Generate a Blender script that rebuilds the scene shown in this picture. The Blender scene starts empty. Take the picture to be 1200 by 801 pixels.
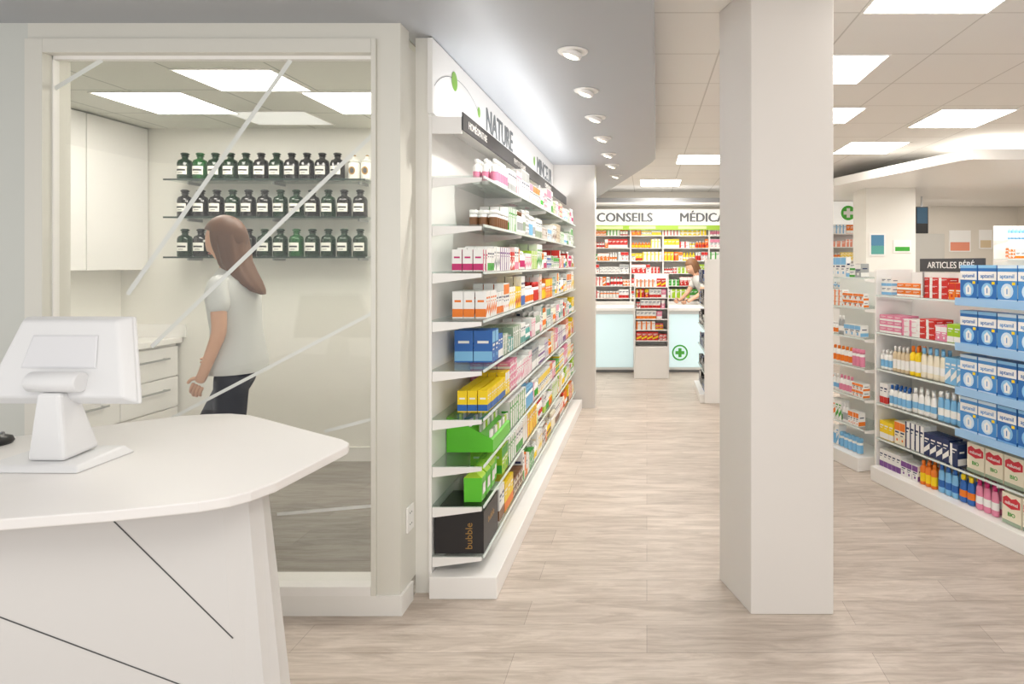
import bpy, math, random
from mathutils import Vector, Matrix
random.seed(11)
scene=bpy.context.scene
COL=scene.collection
R90=math.pi/2

# ------------------------------------------------------------------ materials
def lin(h):
    h=h.lstrip('#')
    out=[]
    for i in (0,2,4):
        c=int(h[i:i+2],16)/255
        out.append(c/12.92 if c<=.04045 else ((c+.055)/1.055)**2.4)
    return tuple(out)+(1,)
MATS={}
def mat(name,h,rough=.5,metal=0,emit=0,bump=0,spec=None,var=0):
    if name in MATS: return MATS[name]
    m=bpy.data.materials.new(name); m.use_nodes=True
    nt=m.node_tree; b=nt.nodes['Principled BSDF']
    col=lin(h)
    b.inputs['Base Color'].default_value=col
    b.inputs['Roughness'].default_value=rough
    b.inputs['Metallic'].default_value=metal
    if spec is not None: b.inputs['Specular IOR Level'].default_value=spec
    if emit:
        b.inputs['Emission Color'].default_value=col
        b.inputs['Emission Strength'].default_value=emit
    if var or bump:
        tc=nt.nodes.new('ShaderNodeTexCoord'); n=nt.nodes.new('ShaderNodeTexNoise')
        n.inputs['Scale'].default_value=6 if var else 60
        nt.links.new(tc.outputs['Object'],n.inputs['Vector'])
        if var:
            mx=nt.nodes.new('ShaderNodeMix'); mx.data_type='RGBA'
            mx.inputs['A'].default_value=col
            mx.inputs['B'].default_value=tuple(c*(1-var) for c in col[:3])+(1,)
            nt.links.new(n.outputs['Fac'],mx.inputs['Factor'])
            nt.links.new(mx.outputs['Result'],b.inputs['Base Color'])
        if bump:
            bp=nt.nodes.new('ShaderNodeBump'); bp.inputs['Strength'].default_value=bump
            nt.links.new(n.outputs['Fac'],bp.inputs['Height'])
            nt.links.new(bp.outputs['Normal'],b.inputs['Normal'])
    MATS[name]=m
    return m
def glassmat(name,tint,lo=.04,hi=.5,rough=.02):
    m=bpy.data.materials.new(name); m.use_nodes=True; nt=m.node_tree
    for n in list(nt.nodes): nt.nodes.remove(n)
    o=nt.nodes.new('ShaderNodeOutputMaterial'); t=nt.nodes.new('ShaderNodeBsdfTransparent')
    g=nt.nodes.new('ShaderNodeBsdfGlossy'); mx=nt.nodes.new('ShaderNodeMixShader')
    lw=nt.nodes.new('ShaderNodeLayerWeight'); lw.inputs['Blend'].default_value=.5
    pw=nt.nodes.new('ShaderNodeMath'); pw.operation='POWER'; pw.inputs[1].default_value=4
    mr=nt.nodes.new('ShaderNodeMapRange'); mr.inputs['To Min'].default_value=lo; mr.inputs['To Max'].default_value=hi
    t.inputs['Color'].default_value=tint; g.inputs['Roughness'].default_value=rough
    nt.links.new(lw.outputs['Facing'],pw.inputs[0]); nt.links.new(pw.outputs[0],mr.inputs['Value'])
    nt.links.new(mr.outputs[0],mx.inputs[0]); nt.links.new(t.outputs[0],mx.inputs[1])
    nt.links.new(g.outputs[0],mx.inputs[2]); nt.links.new(mx.outputs[0],o.inputs[0])
    MATS[name]=m
    return m
def plankmat(name,c1,c2,dark,rough=.42,grain=.55):
    m=bpy.data.materials.new(name); m.use_nodes=True; nt=m.node_tree; b=nt.nodes['Principled BSDF']
    tc=nt.nodes.new('ShaderNodeTexCoord'); br=nt.nodes.new('ShaderNodeTexBrick')
    br.offset=.37; br.offset_frequency=2
    br.inputs['Color1'].default_value=lin(c1); br.inputs['Color2'].default_value=lin(c2)
    br.inputs['Mortar'].default_value=lin(dark); br.inputs['Scale'].default_value=1
    br.inputs['Mortar Size'].default_value=.0010; br.inputs['Brick Width'].default_value=1.38
    br.inputs['Row Height'].default_value=.19; br.inputs['Bias'].default_value=0
    nt.links.new(tc.outputs['Object'],br.inputs['Vector'])
    def noise(sc,scale,lo,hi,c0,dist=.6):
        mp=nt.nodes.new('ShaderNodeMapping'); mp.inputs['Scale'].default_value=sc
        nt.links.new(tc.outputs['Object'],mp.inputs['Vector'])
        n1=nt.nodes.new('ShaderNodeTexNoise'); n1.inputs['Scale'].default_value=scale
        n1.inputs['Detail'].default_value=9; n1.inputs['Roughness'].default_value=.68; n1.inputs['Distortion'].default_value=dist
        nt.links.new(mp.outputs[0],n1.inputs['Vector'])
        rp=nt.nodes.new('ShaderNodeValToRGB'); rp.color_ramp.elements[0].position=lo; rp.color_ramp.elements[1].position=hi
        rp.color_ramp.elements[0].color=c0; rp.color_ramp.elements[1].color=(1,1,1,1)
        nt.links.new(n1.outputs['Fac'],rp.inputs[0]); return rp.outputs[0]
    a=noise((1.6,10,1),1.8,.36,.60,(.50,.455,.41,1),.9)
    c=noise((4,60,1),1.2,.35,.6,(.74,.70,.67,1),.2)
    mx=nt.nodes.new('ShaderNodeMix'); mx.data_type='RGBA'; mx.blend_type='MULTIPLY'; mx.inputs['Factor'].default_value=grain
    nt.links.new(br.outputs['Color'],mx.inputs['A']); nt.links.new(a,mx.inputs['B'])
    m2=nt.nodes.new('ShaderNodeMix'); m2.data_type='RGBA'; m2.blend_type='MULTIPLY'; m2.inputs['Factor'].default_value=.55
    nt.links.new(mx.outputs['Result'],m2.inputs['A']); nt.links.new(c,m2.inputs['B'])
    nt.links.new(m2.outputs['Result'],b.inputs['Base Color'])
    b.inputs['Roughness'].default_value=rough
    MATS[name]=m
    return m
def tilemat(name,base,line,ox,oy,w=.61,h=.6):
    m=bpy.data.materials.new(name); m.use_nodes=True; nt=m.node_tree; b=nt.nodes['Principled BSDF']
    tc=nt.nodes.new('ShaderNodeTexCoord'); br=nt.nodes.new('ShaderNodeTexBrick'); mp=nt.nodes.new('ShaderNodeMapping')
    mp.inputs['Location'].default_value=(-ox,-oy,0)
    nt.links.new(tc.outputs['Object'],mp.inputs[0]); nt.links.new(mp.outputs[0],br.inputs['Vector'])
    br.offset=0
    br.inputs['Color1'].default_value=lin(base); br.inputs['Color2'].default_value=lin(base)
    br.inputs['Mortar'].default_value=lin(line); br.inputs['Scale'].default_value=1
    br.inputs['Mortar Size'].default_value=.005; br.inputs['Brick Width'].default_value=w; br.inputs['Row Height'].default_value=h
    nt.links.new(br.outputs['Color'],b.inputs['Base Color']); b.inputs['Roughness'].default_value=.8
    MATS[name]=m
    return m

WHITE=mat('white_lacquer','#f4f2ef',.35)
WALL=mat('wall_paint','#eeece5',.7,var=.03)
WALLG=mat('wall_green_grey','#d3d5cf',.7,var=.03)
FRAME=mat('frame_paint','#dfddd4',.5)
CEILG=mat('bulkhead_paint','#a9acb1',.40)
COLM=mat('column_paint','#dfdad5',.6,var=.02)
BASEB=mat('baseboard_paint','#efede9',.4)
BACKW=mat('back_wall_paint','#ddd6cb',.7)
GLASS=glassmat('clear_glass',(.99,.992,.985,1),.035,.3)
SGLASS=glassmat('shelf_glass',(.93,.965,.955,1),.05,.5,.05)
GEDGE=mat('glass_edge','#dfe8e5',.25)
FROST=mat('frosted_film','#e4e6e2',.6)
FLOOR=plankmat('light_oak_planks','#d9cdc2','#c9bdb2','#9f9389')
FLOOR2=plankmat('grey_planks','#a8a39d','#96928d','#6d6863')
TILE=tilemat('ceiling_tiles','#ece9e4','#cdc9c2',1.02,.06)
TILE2=tilemat('room_ceiling_tiles','#e4e4dc','#b2b3ab',-2.52,3.79,.56,.58)
LIGHTM=mat('light_diffuser','#fffaf2',.5,emit=11.5)
LIGHTR=mat('light_diffuser_room','#fffaf0',.5,emit=13.5)
VENT=mat('vent_glow_white','#f3f3ee',.5,emit=.5)  # weak glow put into the vent's material; it holds no lamp
BLACK=mat('black_plastic','#1b1b1c',.35)
DGREY=mat('dark_grey','#4a4a4c',.5)
GREY=mat('mid_grey','#8d8e90',.5)
STEEL=mat('steel','#b8b9ba',.3,metal=.9)
PLAST=mat('white_plastic','#dededf',.4)
C={'white':'#f2f1ee','cream':'#efe6cf','pink':'#e58aa8','magenta':'#c4236b','red':'#cf2b25','orange':'#ee7d1d','yellow':'#f6d316',
 'lime':'#a5cf2c','green':'#3da535','teal':'#5aa39b','blue':'#2a66b5','navy':'#24345f','sky':'#7fbbe4','purple':'#7c4b93','brown':'#7d5536',
 'grey':'#a7aaab','black':'#242224','beige':'#d6c2a0','sage':'#9dae97','salmon':'#e9967a'}
def cm(n): return mat('print_'+n,C[n],.42)

# ------------------------------------------------------------------ mesh builder
class MB:
    def __init__(s): s.v=[];s.f=[];s.m=[];s.s=[];s.mats=[]
    def mi(s,m):
        if m not in s.mats: s.mats.append(m)
        return s.mats.index(m)
    def face(s,pts,m,smooth=False):
        b=len(s.v); s.v+= [tuple(p) for p in pts]; s.f.append(tuple(range(b,b+len(pts)))); s.m.append(s.mi(m)); s.s.append(smooth)
    def box(s,x0,x1,y0,y1,z0,z1,m):
        b=len(s.v); k=s.mi(m)
        s.v+=[(x0,y0,z0),(x1,y0,z0),(x1,y1,z0),(x0,y1,z0),(x0,y0,z1),(x1,y0,z1),(x1,y1,z1),(x0,y1,z1)]
        for f in ((0,3,2,1),(4,5,6,7),(0,1,5,4),(1,2,6,5),(2,3,7,6),(3,0,4,7)):
            s.f.append(tuple(b+i for i in f)); s.m.append(k); s.s.append(False)
        return s
    def loft(s,p0,p1,m,mtop=None):
        b=len(s.v); n=len(p0); k=s.mi(m); kt=s.mi(mtop or m)
        s.v+=[tuple(p) for p in p0]+[tuple(p) for p in p1]
        for i in range(n):
            j=(i+1)%n; s.f.append((b+i,b+j,b+n+j,b+n+i)); s.m.append(k); s.s.append(False)
        s.f.append(tuple(b+i for i in reversed(range(n)))); s.m.append(k); s.s.append(False)
        s.f.append(tuple(b+n+i for i in range(n))); s.m.append(kt); s.s.append(False)
        return s
    def prism(s,pts,z0,z1,m,mtop=None):
        a=sum(pts[i][0]*pts[(i+1)%len(pts)][1]-pts[(i+1)%len(pts)][0]*pts[i][1] for i in range(len(pts)))
        if a<0: pts=pts[::-1]
        return s.loft([(x,y,z0) for x,y in pts],[(x,y,z1) for x,y in pts],m,mtop)
    def lathe(s,prof,seg=12,cx=0,cy=0,mx=None):
        b0=len(s.v); n=seg; tv=[]
        for r,z,_ in prof:
            for i in range(n):
                a=2*math.pi*i/n; tv.append((cx+r*math.cos(a),cy+r*math.sin(a),z))
        if mx: tv=[tuple(mx@Vector(p)) for p in tv]
        s.v+=tv
        for q in range(len(prof)-1):
            k=s.mi(prof[q][2])
            for i in range(n):
                j=(i+1)%n
                s.f.append((b0+q*n+i,b0+q*n+j,b0+(q+1)*n+j,b0+(q+1)*n+i)); s.m.append(k); s.s.append(True)
        s.f.append(tuple(b0+i for i in reversed(range(n)))); s.m.append(s.mi(prof[0][2])); s.s.append(False)
        t=b0+(len(prof)-1)*n
        s.f.append(tuple(t+i for i in range(n))); s.m.append(s.mi(prof[-1][2])); s.s.append(False)
        return s
    def add(s,o,M=Matrix.Identity(4)):
        b=len(s.v); s.v+=[tuple(M@Vector(p)) for p in o.v]
        mp=[s.mi(m) for m in o.mats]
        for f,k,sm in zip(o.f,o.m,o.s):
            s.f.append(tuple(b+i for i in f)); s.m.append(mp[k]); s.s.append(sm)
        return s
    def addmesh(s,me,m,M=Matrix.Identity(4),smooth=False):
        b=len(s.v); k=s.mi(m)
        s.v+=[tuple(M@v.co) for v in me.vertices]
        for p in me.polygons:
            s.f.append(tuple(b+i for i in p.vertices)); s.m.append(k); s.s.append(smooth)
        return s
    def vf(s,vf,m,smooth=True):
        b=len(s.v); k=s.mi(m); s.v+=[tuple(v) for v in vf[0]]
        for f in vf[1]: s.f.append(tuple(b+i for i in f)); s.m.append(k); s.s.append(smooth)
        return s
    def mesh(s,name):
        me=bpy.data.meshes.new(name); me.from_pydata(s.v,[],s.f)
        for m in s.mats: me.materials.append(m)
        me.polygons.foreach_set('material_index',s.m); me.polygons.foreach_set('use_smooth',s.s)
        me.update(); return me

def props(o,label=None,category=None,group=None,kind=None):
    if label: o['label']=label
    if category: o['category']=category
    if group: o['group']=group
    if kind: o['kind']=kind
def thing(name,label,category,loc=(0,0,0),rot=0,group=None,kind=None):
    o=bpy.data.objects.new(name,None); o.empty_display_size=.1
    o.location=loc; o.rotation_euler=(0,0,rot); COL.objects.link(o); props(o,label,category,group,kind); return o
def solo(name,mb,label=None,category=None,loc=(0,0,0),rot=0,group=None,kind=None,bevel=0):
    o=bpy.data.objects.new(name,mb.mesh(name) if isinstance(mb,MB) else mb)
    o.location=loc; o.rotation_euler=(0,0,rot); COL.objects.link(o); props(o,label,category,group,kind)
    if bevel: bev(o,bevel)
    return o
def bev(o,w,seg=3):
    md=o.modifiers.new('bevel','BEVEL'); md.width=w; md.segments=seg; md.limit_method='ANGLE'; md.angle_limit=math.radians(40)
def part(name,mb,parent,label=None,bevel=0,loc=(0,0,0),rot=(0,0,0)):
    o=bpy.data.objects.new(name,mb.mesh(name) if isinstance(mb,MB) else mb)
    o.parent=parent; o.location=loc; o.rotation_euler=rot; COL.objects.link(o)
    if label: o['label']=label
    if bevel: bev(o,bevel)
    return o
def copytree(o,loc,rot=None):
    c=o.copy(); c.location=loc
    if rot is not None: c.rotation_euler=(0,0,rot)
    COL.objects.link(c)
    for ch in o.children:
        k=ch.copy(); k.parent=c; COL.objects.link(k)
    return c
TM={}
def textmesh(s,size,extr=.001,align='CENTER'):
    key=(s,size,extr,align)
    if key in TM: return TM[key]
    cu=bpy.data.curves.new('lettering','FONT'); cu.body=s; cu.size=size; cu.extrude=extr
    cu.align_x=align; cu.resolution_u=3
    o=bpy.data.objects.new('lettering_tmp',cu); COL.objects.link(o)
    dg=bpy.context.evaluated_depsgraph_get(); dg.update()
    me=bpy.data.meshes.new_from_object(o.evaluated_get(dg))
    bpy.data.objects.remove(o)
    TM[key]=me
    return me
def textmb(s,size,m,loc,rz=0,extr=.001,bold=0,align='CENTER'):
    me=textmesh(s,size,extr,align)
    M=Matrix.Translation(loc)@Matrix.Rotation(rz,4,'Z')@Matrix.Rotation(R90,4,'X')
    mb=MB(); n=3 if bold else 1
    for k in range(n):
        dx=(k-1)*bold if bold else 0
        mb.addmesh(me,m,M@Matrix.Translation((dx,(.5*bold if k==1 else 0),k*.00003)))
    return mb

# ------------------------------------------------------------------ room shell
def S(name,mb,bevel=0): return solo(name,mb,kind='structure',bevel=bevel)
S('floor',MB().box(-5,7,-1,11,-.1,0,FLOOR))
S('floor',MB().box(-3.999,-1.056,2.845,4.869,0,.003,FLOOR2))
S('ceiling',MB().box(-1.2,7,-1,11,2.70,2.78,TILE))
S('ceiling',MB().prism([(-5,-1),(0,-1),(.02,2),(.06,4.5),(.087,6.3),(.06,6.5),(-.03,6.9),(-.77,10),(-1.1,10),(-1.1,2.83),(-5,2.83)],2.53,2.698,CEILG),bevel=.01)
S('ceiling',MB().box(-4.1,-1.1,2.84,4.95,2.53,2.60,TILE2))
S('ceiling',MB().prism([(2.29,7.8),(2.90,5.88),(2.96,5.82),(6.2,5.95),(6.2,10.6),(2.29,10.6)],2.45,2.545,WHITE))
wf=MB()
wf.box(-5,-2.65,2.74,2.84,0,2.53,WALLG)
wf.box(-2.65,-1.055,2.74,2.84,2.46,2.53,FRAME)
wf.box(-2.65,-1.055,2.74,2.84,0,.085,BASEB)
wf.box(-1.155,-1.055,2.74,2.92,.085,2.46,FRAME)
S('wall_front',wf)
win=solo('window_1',MB().box(-2.65,-2.575,2.725,2.86,.086,2.459,FRAME).box(-1.175,-1.156,2.725,2.86,.086,2.459,FRAME)
   .box(-2.574,-1.176,2.725,2.86,2.40,2.459,FRAME).box(-2.574,-1.176,2.725,2.86,.086,.125,WHITE)
   .box(-2.60,-2.57,2.77,2.80,.126,2.40,WHITE).box(-2.574,-1.176,2.77,2.80,2.385,2.40,WHITE),kind='structure')
part('glass_pane',MB().box(-2.572,-1.178,2.780,2.788,.126,2.384,GLASS),win)
fs=MB()
for (x0,z0,x1,z1,w) in [(-1.546,2.384,-2.254,1.367,.010),(-1.18,2.07,-2.15,1.14,.009),(-1.18,1.293,-2.14,.79,.007),(-2.365,2.384,-2.57,2.26,.010),(-1.18,.451,-1.605,.414,.007),(-1.18,.83,-1.40,.773,.007)]:
    d=Vector((x1-x0,0,z1-z0)).normalized(); n=Vector((-d.z,0,d.x))*w
    a=Vector((x0,2.778,z0)); b=Vector((x1,2.778,z1))
    fs.face([a-n,b-n,b+n,a+n],FROST)
part('frosted_stripe',fs,win,'frosted white diagonal film stripes')
S('baseboard_front',MB().box(-2.65,-1.043,2.727,2.7395,0,.085,BASEB).box(-1.0545,-1.043,2.74,2.86,0,.085,BASEB))
S('wall_partition',MB().box(-1.055,-.995,2.92,6.66,0,2.53,WALL))
S('wall_room_back',MB().box(-4.1,-1.055,4.87,4.95,0,2.53,WALL))
S('wall_room_left',MB().box(-4.1,-4.0,2.84,4.87,0,2.53,WALL))
S('baseboard_back',MB().box(-3.55,-1.056,4.855,4.8695,.003,.11,BASEB))
S('wall_end',MB().box(-1.055,-.54,6.66,6.80,0,2.53,COLM))
S('wall_left',MB().box(-1.15,-1.0,6.80,10.7,0,2.70,WALL))
S('wall_back',MB().box(-1.15,7,10.7,10.8,0,2.70,BACKW))
S('wall_right',MB().box(6.2,6.3,2,10.7,0,2.70,BACKW))
solo('structural_column',MB().prism([(.446,2.74),(.80,2.74),(.70,3.05),(.346,3.05)],0,2.70,COLM),
     'square off-white painted pillar standing on the wooden floor','column',kind=None,bevel=.004)
S('wall_pillar',MB().box(2.74,3.36,8.0,8.5,0,2.45,WALL))

# ------------------------------------------------------------------ ceiling lights and added fill lamps
def panel(x0,x1,y0,y1,z,m=LIGHTM,label='square recessed LED ceiling panel glowing white'):
    r=thing('ceiling_light',label,'ceiling light',((x0+x1)/2,(y0+y1)/2,z),group='recessed ceiling panels')
    w=(x1-x0)/2; h=(y1-y0)/2
    fr=MB()
    for a in [(-w,w,-h,-h+.012),(-w,w,h-.012,h),(-w,-w+.012,-h+.012,h-.012),(w-.012,w,-h+.012,h-.012)]:
        fr.box(*a,-.008,-.0005,WHITE)
    part('frame',fr,r); part('diffuser',MB().box(-w+.012,w-.012,-h+.012,h-.012,-.006,-.001,m),r)
for a in [(1.02,1.63,2.46,3.06),(.80,1.40,3.66,4.25),(1.09,1.69,4.90,5.45),(2.28,2.88,4.95,5.62),(2.0,2.6,6.29,6.95),(.34,.94,7.03,7.65),(-.1,.50,9.1,9.85),(2.9,3.5,2.9,3.5)]:
    panel(*a,2.70)
for a in [(-2.52,-1.98,3.37,3.80),(-3.34,-2.78,3.82,4.38),(-2.08,-1.50,3.82,4.38)]:
    panel(*a,2.53,LIGHTR,'square glowing ceiling panel in the glazed room')
panel(-2.86,-2.30,4.30,4.72,2.53,VENT,'pale square ceiling vent panel with painted-in glow')
dl=thing('recessed_spotlight','round white recessed swivel spotlight in grey ceiling','spotlight',(-.36,3.1,2.53),group='row of ceiling spotlights')
rg=MB().lathe([(.070,-.008,WHITE),(.076,-.001,WHITE)],28)
part('trim_ring',rg,dl)
tl=Matrix.Rotation(math.radians(16),4,'Y')
part('lamp_head',MB().lathe([(.046,-.028,WHITE),(.052,-.006,WHITE)],20,mx=tl),dl)
part('lens',MB().lathe([(.034,-.031,mat('lamp_lens','#fff6e0',.3,emit=5)),(.034,-.0285,GREY)],16,mx=tl),dl)
for y in (3.8,4.49,5.22,5.99,6.65,7.43): copytree(dl,(-.36,y,2.53))
for i,y in enumerate((3.1,3.8,4.49,5.22,5.99,6.65)):
    L=bpy.data.lights.new('spot_lamp','SPOT'); L.energy=36; L.spot_size=math.radians(100); L.spot_blend=.9; L.color=(1,.96,.9); L.shadow_soft_size=.05
    o=bpy.data.objects.new('spot_lamp',L); o.location=(-.36,y,2.47)
    o.rotation_euler=Vector((-.42,0,-1)).to_track_quat('-Z','Y').to_euler(); COL.objects.link(o)
def area(loc,dirv,sx,sy,e,col=(1,.97,.92)):
    L=bpy.data.lights.new('area_lamp','AREA'); L.shape='RECTANGLE'; L.size=sx; L.size_y=sy; L.energy=e; L.color=col
    o=bpy.data.objects.new('area_lamp',L); o.location=loc; o.rotation_euler=Vector(dirv).to_track_quat('-Z','Y').to_euler(); COL.objects.link(o); return o
w=bpy.data.worlds.new('world'); scene.world=w; w.use_nodes=True
w.node_tree.nodes['Background'].inputs[0].default_value=(1,.985,.96,1); w.node_tree.nodes['Background'].inputs[1].default_value=1.3
area((-.4,.5,2.45),(0,.15,-1),2.4,1.2,34)  # added fill over the near area, out of view, no fixture
area((.2,8.3,2.5),(0,.25,-1),1.2,.5,34)
area((4.3,7.0,2.42),(0,0,-1),1.8,1.2,42)  # added lamp to brighten the back right and bounce onto the soffit
area((4.6,9.4,2.42),(0,.3,-1),1.6,.8,30)  # added lamp to brighten the far right wall
area((3.9,6.4,2.56),(0,0,1),1.6,.8,10)  # added uplight to lift the dark gap above the soffit
L=area((-.86,4.76,2.178),(.25,0,1),.04,3.6,9,(.96,.98,1)); L.rotation_euler=(0,math.radians(180-14),0)

# ------------------------------------------------------------------ shelving
def shelving(name,label,ox,oy,rot,L,depth,levels,top,plinth_h=.1,plinth_out=.07,px0=0,smat=None,step=1.0,rail=None,ends=(0,0),backm=None,thick=.008,brackets=True,category='shelving unit'):
    r=thing(name,label,category,(ox,oy,0),rot)
    backm=backm or WHITE; smat=smat or SGLASS
    part('back_panel',MB().box(0,L,depth,depth+.013,.001,top,backm),r)
    part('plinth',MB().box(px0,L,-plinth_out,depth-.001,.001,plinth_h,WHITE),r,bevel=.004)
    n=max(1,round(L/step))
    for z in levels:
        part('shelf',MB().box(0,L,.002,depth-.001,z-thick,z,smat),r)
        part('price_rail',MB().box(0,L,-.004,.0015,z-max(.012,thick),z-.0002,rail or GEDGE),r)
        if brackets:
            for i in range(n+1):
                x=min(max(i*L/n,.006),L-.006)
                b=MB(); k=.005
                p=[(depth-.002,z-thick-.0005),(depth-.002,z-.055),(.01,z-.026),(.01,z-thick-.0005)]
                b.loft([(x-k,y,zz) for y,zz in p],[(x+k,y,zz) for y,zz in p],WHITE)
                part('shelf_bracket',b,r)
    if ends[0]: part('end_panel',MB().box(-.018,-.001,0,depth+.013,.001,ends[0],WHITE),r)
    if ends[1]: part('end_panel',MB().box(L+.001,L+.018,0,depth+.013,.001,ends[1],WHITE),r)
    M=Matrix.Translation((ox,oy,0))@Matrix.Rotation(rot,4,'Z')
    return r,M,rot

# ------------------------------------------------------------------ product templates
TPL={}
def boxtpl(w,d,h,base,acc,style):
    key=('b',round(w,3),round(d,3),round(h,3),base,acc,style)
    if key in TPL: return TPL[key]
    B=cm(base); A=cm(acc); T=cm('navy') if base in('white','cream','grey','beige') else cm('white')
    if base in('white','cream') and style in (1,3): T=A
    m=MB().box(-w/2,w/2,-d/2,d/2,0,h,B); e=.0006; y=-d/2-e
    def q(x0,x1,z0,z1,mm,off=0): m.face([(x0,y-off,z0),(x1,y-off,z0),(x1,y-off,z1),(x0,y-off,z1)],mm)
    if style==0: q(-w/2,w/2,.03*h,.35*h,A)
    elif style==1: q(-w/2,-w/2+.3*w,0.0,h,A)
    elif style==2: q(-w/2,w/2,.62*h,.97*h,A); q(-.15*w,.15*w,.15*h,.15*h+.3*w,A)
    else: m.face([(-w/2,y,.1*h),(w/2,y,.35*h),(w/2,y,.6*h),(-w/2,y,.3*h)],A)
    tz=.72*h if style!=2 else .5*h
    q(-.36*w,.36*w,tz,tz+.07*h,T,.0003)
    q(-.36*w,.12*w,tz-.12*h,tz-.08*h,T,.0003)
    for sx in(-1,1):
        x=sx*(w/2+e)
        pts=[(x,-d/2,.05*h),(x,d/2,.05*h),(x,d/2,.35*h),(x,-d/2,.35*h)]
        if sx<0: pts=pts[::-1]
        m.face(pts,A)
        pts=[(x,-.3*d,.6*h),(x,.3*d,.6*h),(x,.3*d,.68*h),(x,-.3*d,.68*h)]
        if sx<0: pts=pts[::-1]
        m.face(pts,T)
    t=[('product_box',m)]; TPL[key]=t; return t
def bottletpl(r,h,base,acc,cap,style):
    key=('o',r,h,base,acc,cap,style)
    if key in TPL: return TPL[key]
    B=cm(base);A=cm(acc);K=cm(cap)
    hb=h*.8
    if style==0:
        m=MB().lathe([(r*.9,0,B),(r,h*.03,B),(r,h*.14,A),(r,h*.5,B),(r,hb*.86,B),(r*.75,hb*.95,B),(r*.42,hb,B),(r*.42,hb+.003,B)],12)
        c=MB().lathe([(r*.5,hb+.001,K),(r*.5,h*.97,K),(r*.4,h,K)],10)
    elif style==1:
        m=MB().lathe([(r*.85,0,B),(r,h*.05,B),(r,h*.2,A),(r*.96,h*.45,B),(r*.85,h*.7,B),(r*.6,hb,B)],12,mx=Matrix.Diagonal((1.15,.7,1,1)))
        c=MB().lathe([(r*.62,hb+.001,K),(r*.58,h,K)],10,mx=Matrix.Diagonal((1.0,.75,1,1)))
    else:
        m=MB().lathe([(r*.95,0,B),(r,h*.04,A),(r,h*.6,B),(r,h*.75,B)],14)
        c=MB().lathe([(r*1.02,h*.75+.001,K),(r*1.02,h*.98,K),(r*.9,h,K)],14)
    t=[('product_bottle',m),('cap',c)]; TPL[key]=t; return t
PL={}
def place(kind,tpl,M,rot,x,y,z,label,jit=.0,back=0):
    p=M@Vector((x,y,z)); PL.setdefault(kind,[]).append((tpl,p,rot+jit,label,back))
def cname(c): return {'sky':'light blue','sage':'grey-green'}.get(c,c)
def fill(M,rot,z,x0,x1,groups,pal,maxh,depth,rows=2,yf=.010,bott=.2,wr=(.03,.065),loose=.03,tall=0,whiten=0):
    x=x0; gs=list(groups)
    while True:
        if gs: g=gs.pop(0)
        else:
            base,acc=random.choice(pal)
            if base!='white' and random.random()<whiten: base,acc='white',base
            if random.random()<bott:
                r=random.choice((.016,.02,.024)); h=random.choice((.09,.11,.13,.15)); h=min(h,maxh*.9)
                g=('o',r,h,base,acc,random.choice((base,acc,'white')),random.choice((0,0,2,1)),random.randint(2,6))
            else:
                w=random.choice((.03,.036,.042,.05,.06,.075)); w=min(max(w,wr[0]),wr[1])
                h=random.choice((.04,.05,.085,.10,.11,.12,.13,.15,.17) if not tall else (.05,.12,.14,.16,.18)); h=min(h,maxh*.94)
                g=('b',w,random.choice((.045,.06,.07)),h,base,acc,random.randint(0,3),random.randint(1,5))
        if g[0]=='gap': x+=g[1]; continue
        w=g[1]*2*(1.15 if g[0]=='o' and g[6]==1 else 1.0)+.001 if g[0]=='o' else g[1]
        if g[0]=='o' and g[6]==2: w=g[1]*2.04
        d=g[1]*2.04 if g[0]=='o' else g[2]
        h=g[2] if g[0]=='o' else g[3]
        st=1
        if g[0]=='b' and h<.07: st=random.randint(2,max(2,int(maxh*.9/h)))
        for _ in range(g[-1]):
            if x+w>x1: return
            for rr in range(rows):
                yc=yf+d/2+rr*(d+.004)
                if yc+d/2>depth-.006: break
                for s in range(st):
                    if s*h+h>maxh: break
                    if g[0]=='b':
                        place('product_box',boxtpl(*g[1:7]),M,rot,x+w/2,yc+random.uniform(0,.003),z+.0008+s*(h+.0005),f'{cname(g[4])} cardboard product box with {cname(g[5])} print',0,rr)
                    else:
                        place('product_bottle',bottletpl(*g[1:7]),M,rot,x+w/2,yc,z+.0008,f'{cname(g[3])} plastic bottle with {cname(g[4])} label and {cname(g[5])} cap',0,rr)
            x+=w+.002
        x+=random.uniform(0,loose)*.3

# ------------------------------------------------------------------ wall gondola beside the partition
LV=[.18,.405,.587,.80,1.02,1.245,1.465,1.68,1.90]
rootL,ML,rL=shelving('wall_shelving','tall white wall shelving with glass shelves full of pharmacy products',-.74,2.9,R90,3.72,.235,LV,2.17,plinth_h=.10,plinth_out=.07,px0=-.04,step=.93)
cn=MB().box(0,3.72,.10,.234,2.15,2.168,WHITE).box(0,.012,.10,.234,2.09,2.15,WHITE)
part('canopy',cn,rootL)
part('sign_strip',MB().box(0,3.72,.092,.0985,2.108,2.188,DGREY),rootL,'dark grey sign strip')
for s,x in (('HOMÉOPATHIE',.26),('PHYTOTHÉRAPIE',1.30),('COMPLÉMENTS',2.5)):
    part('lettering',textmb(s,.05,WHITE,(x,.0915,2.13),0,.0005,.0005),rootL,'small white lettering')
W=[('white','pink'),('white','sky'),('white','grey'),('white','orange'),('white','green'),('white','purple'),('cream','red')]
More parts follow.
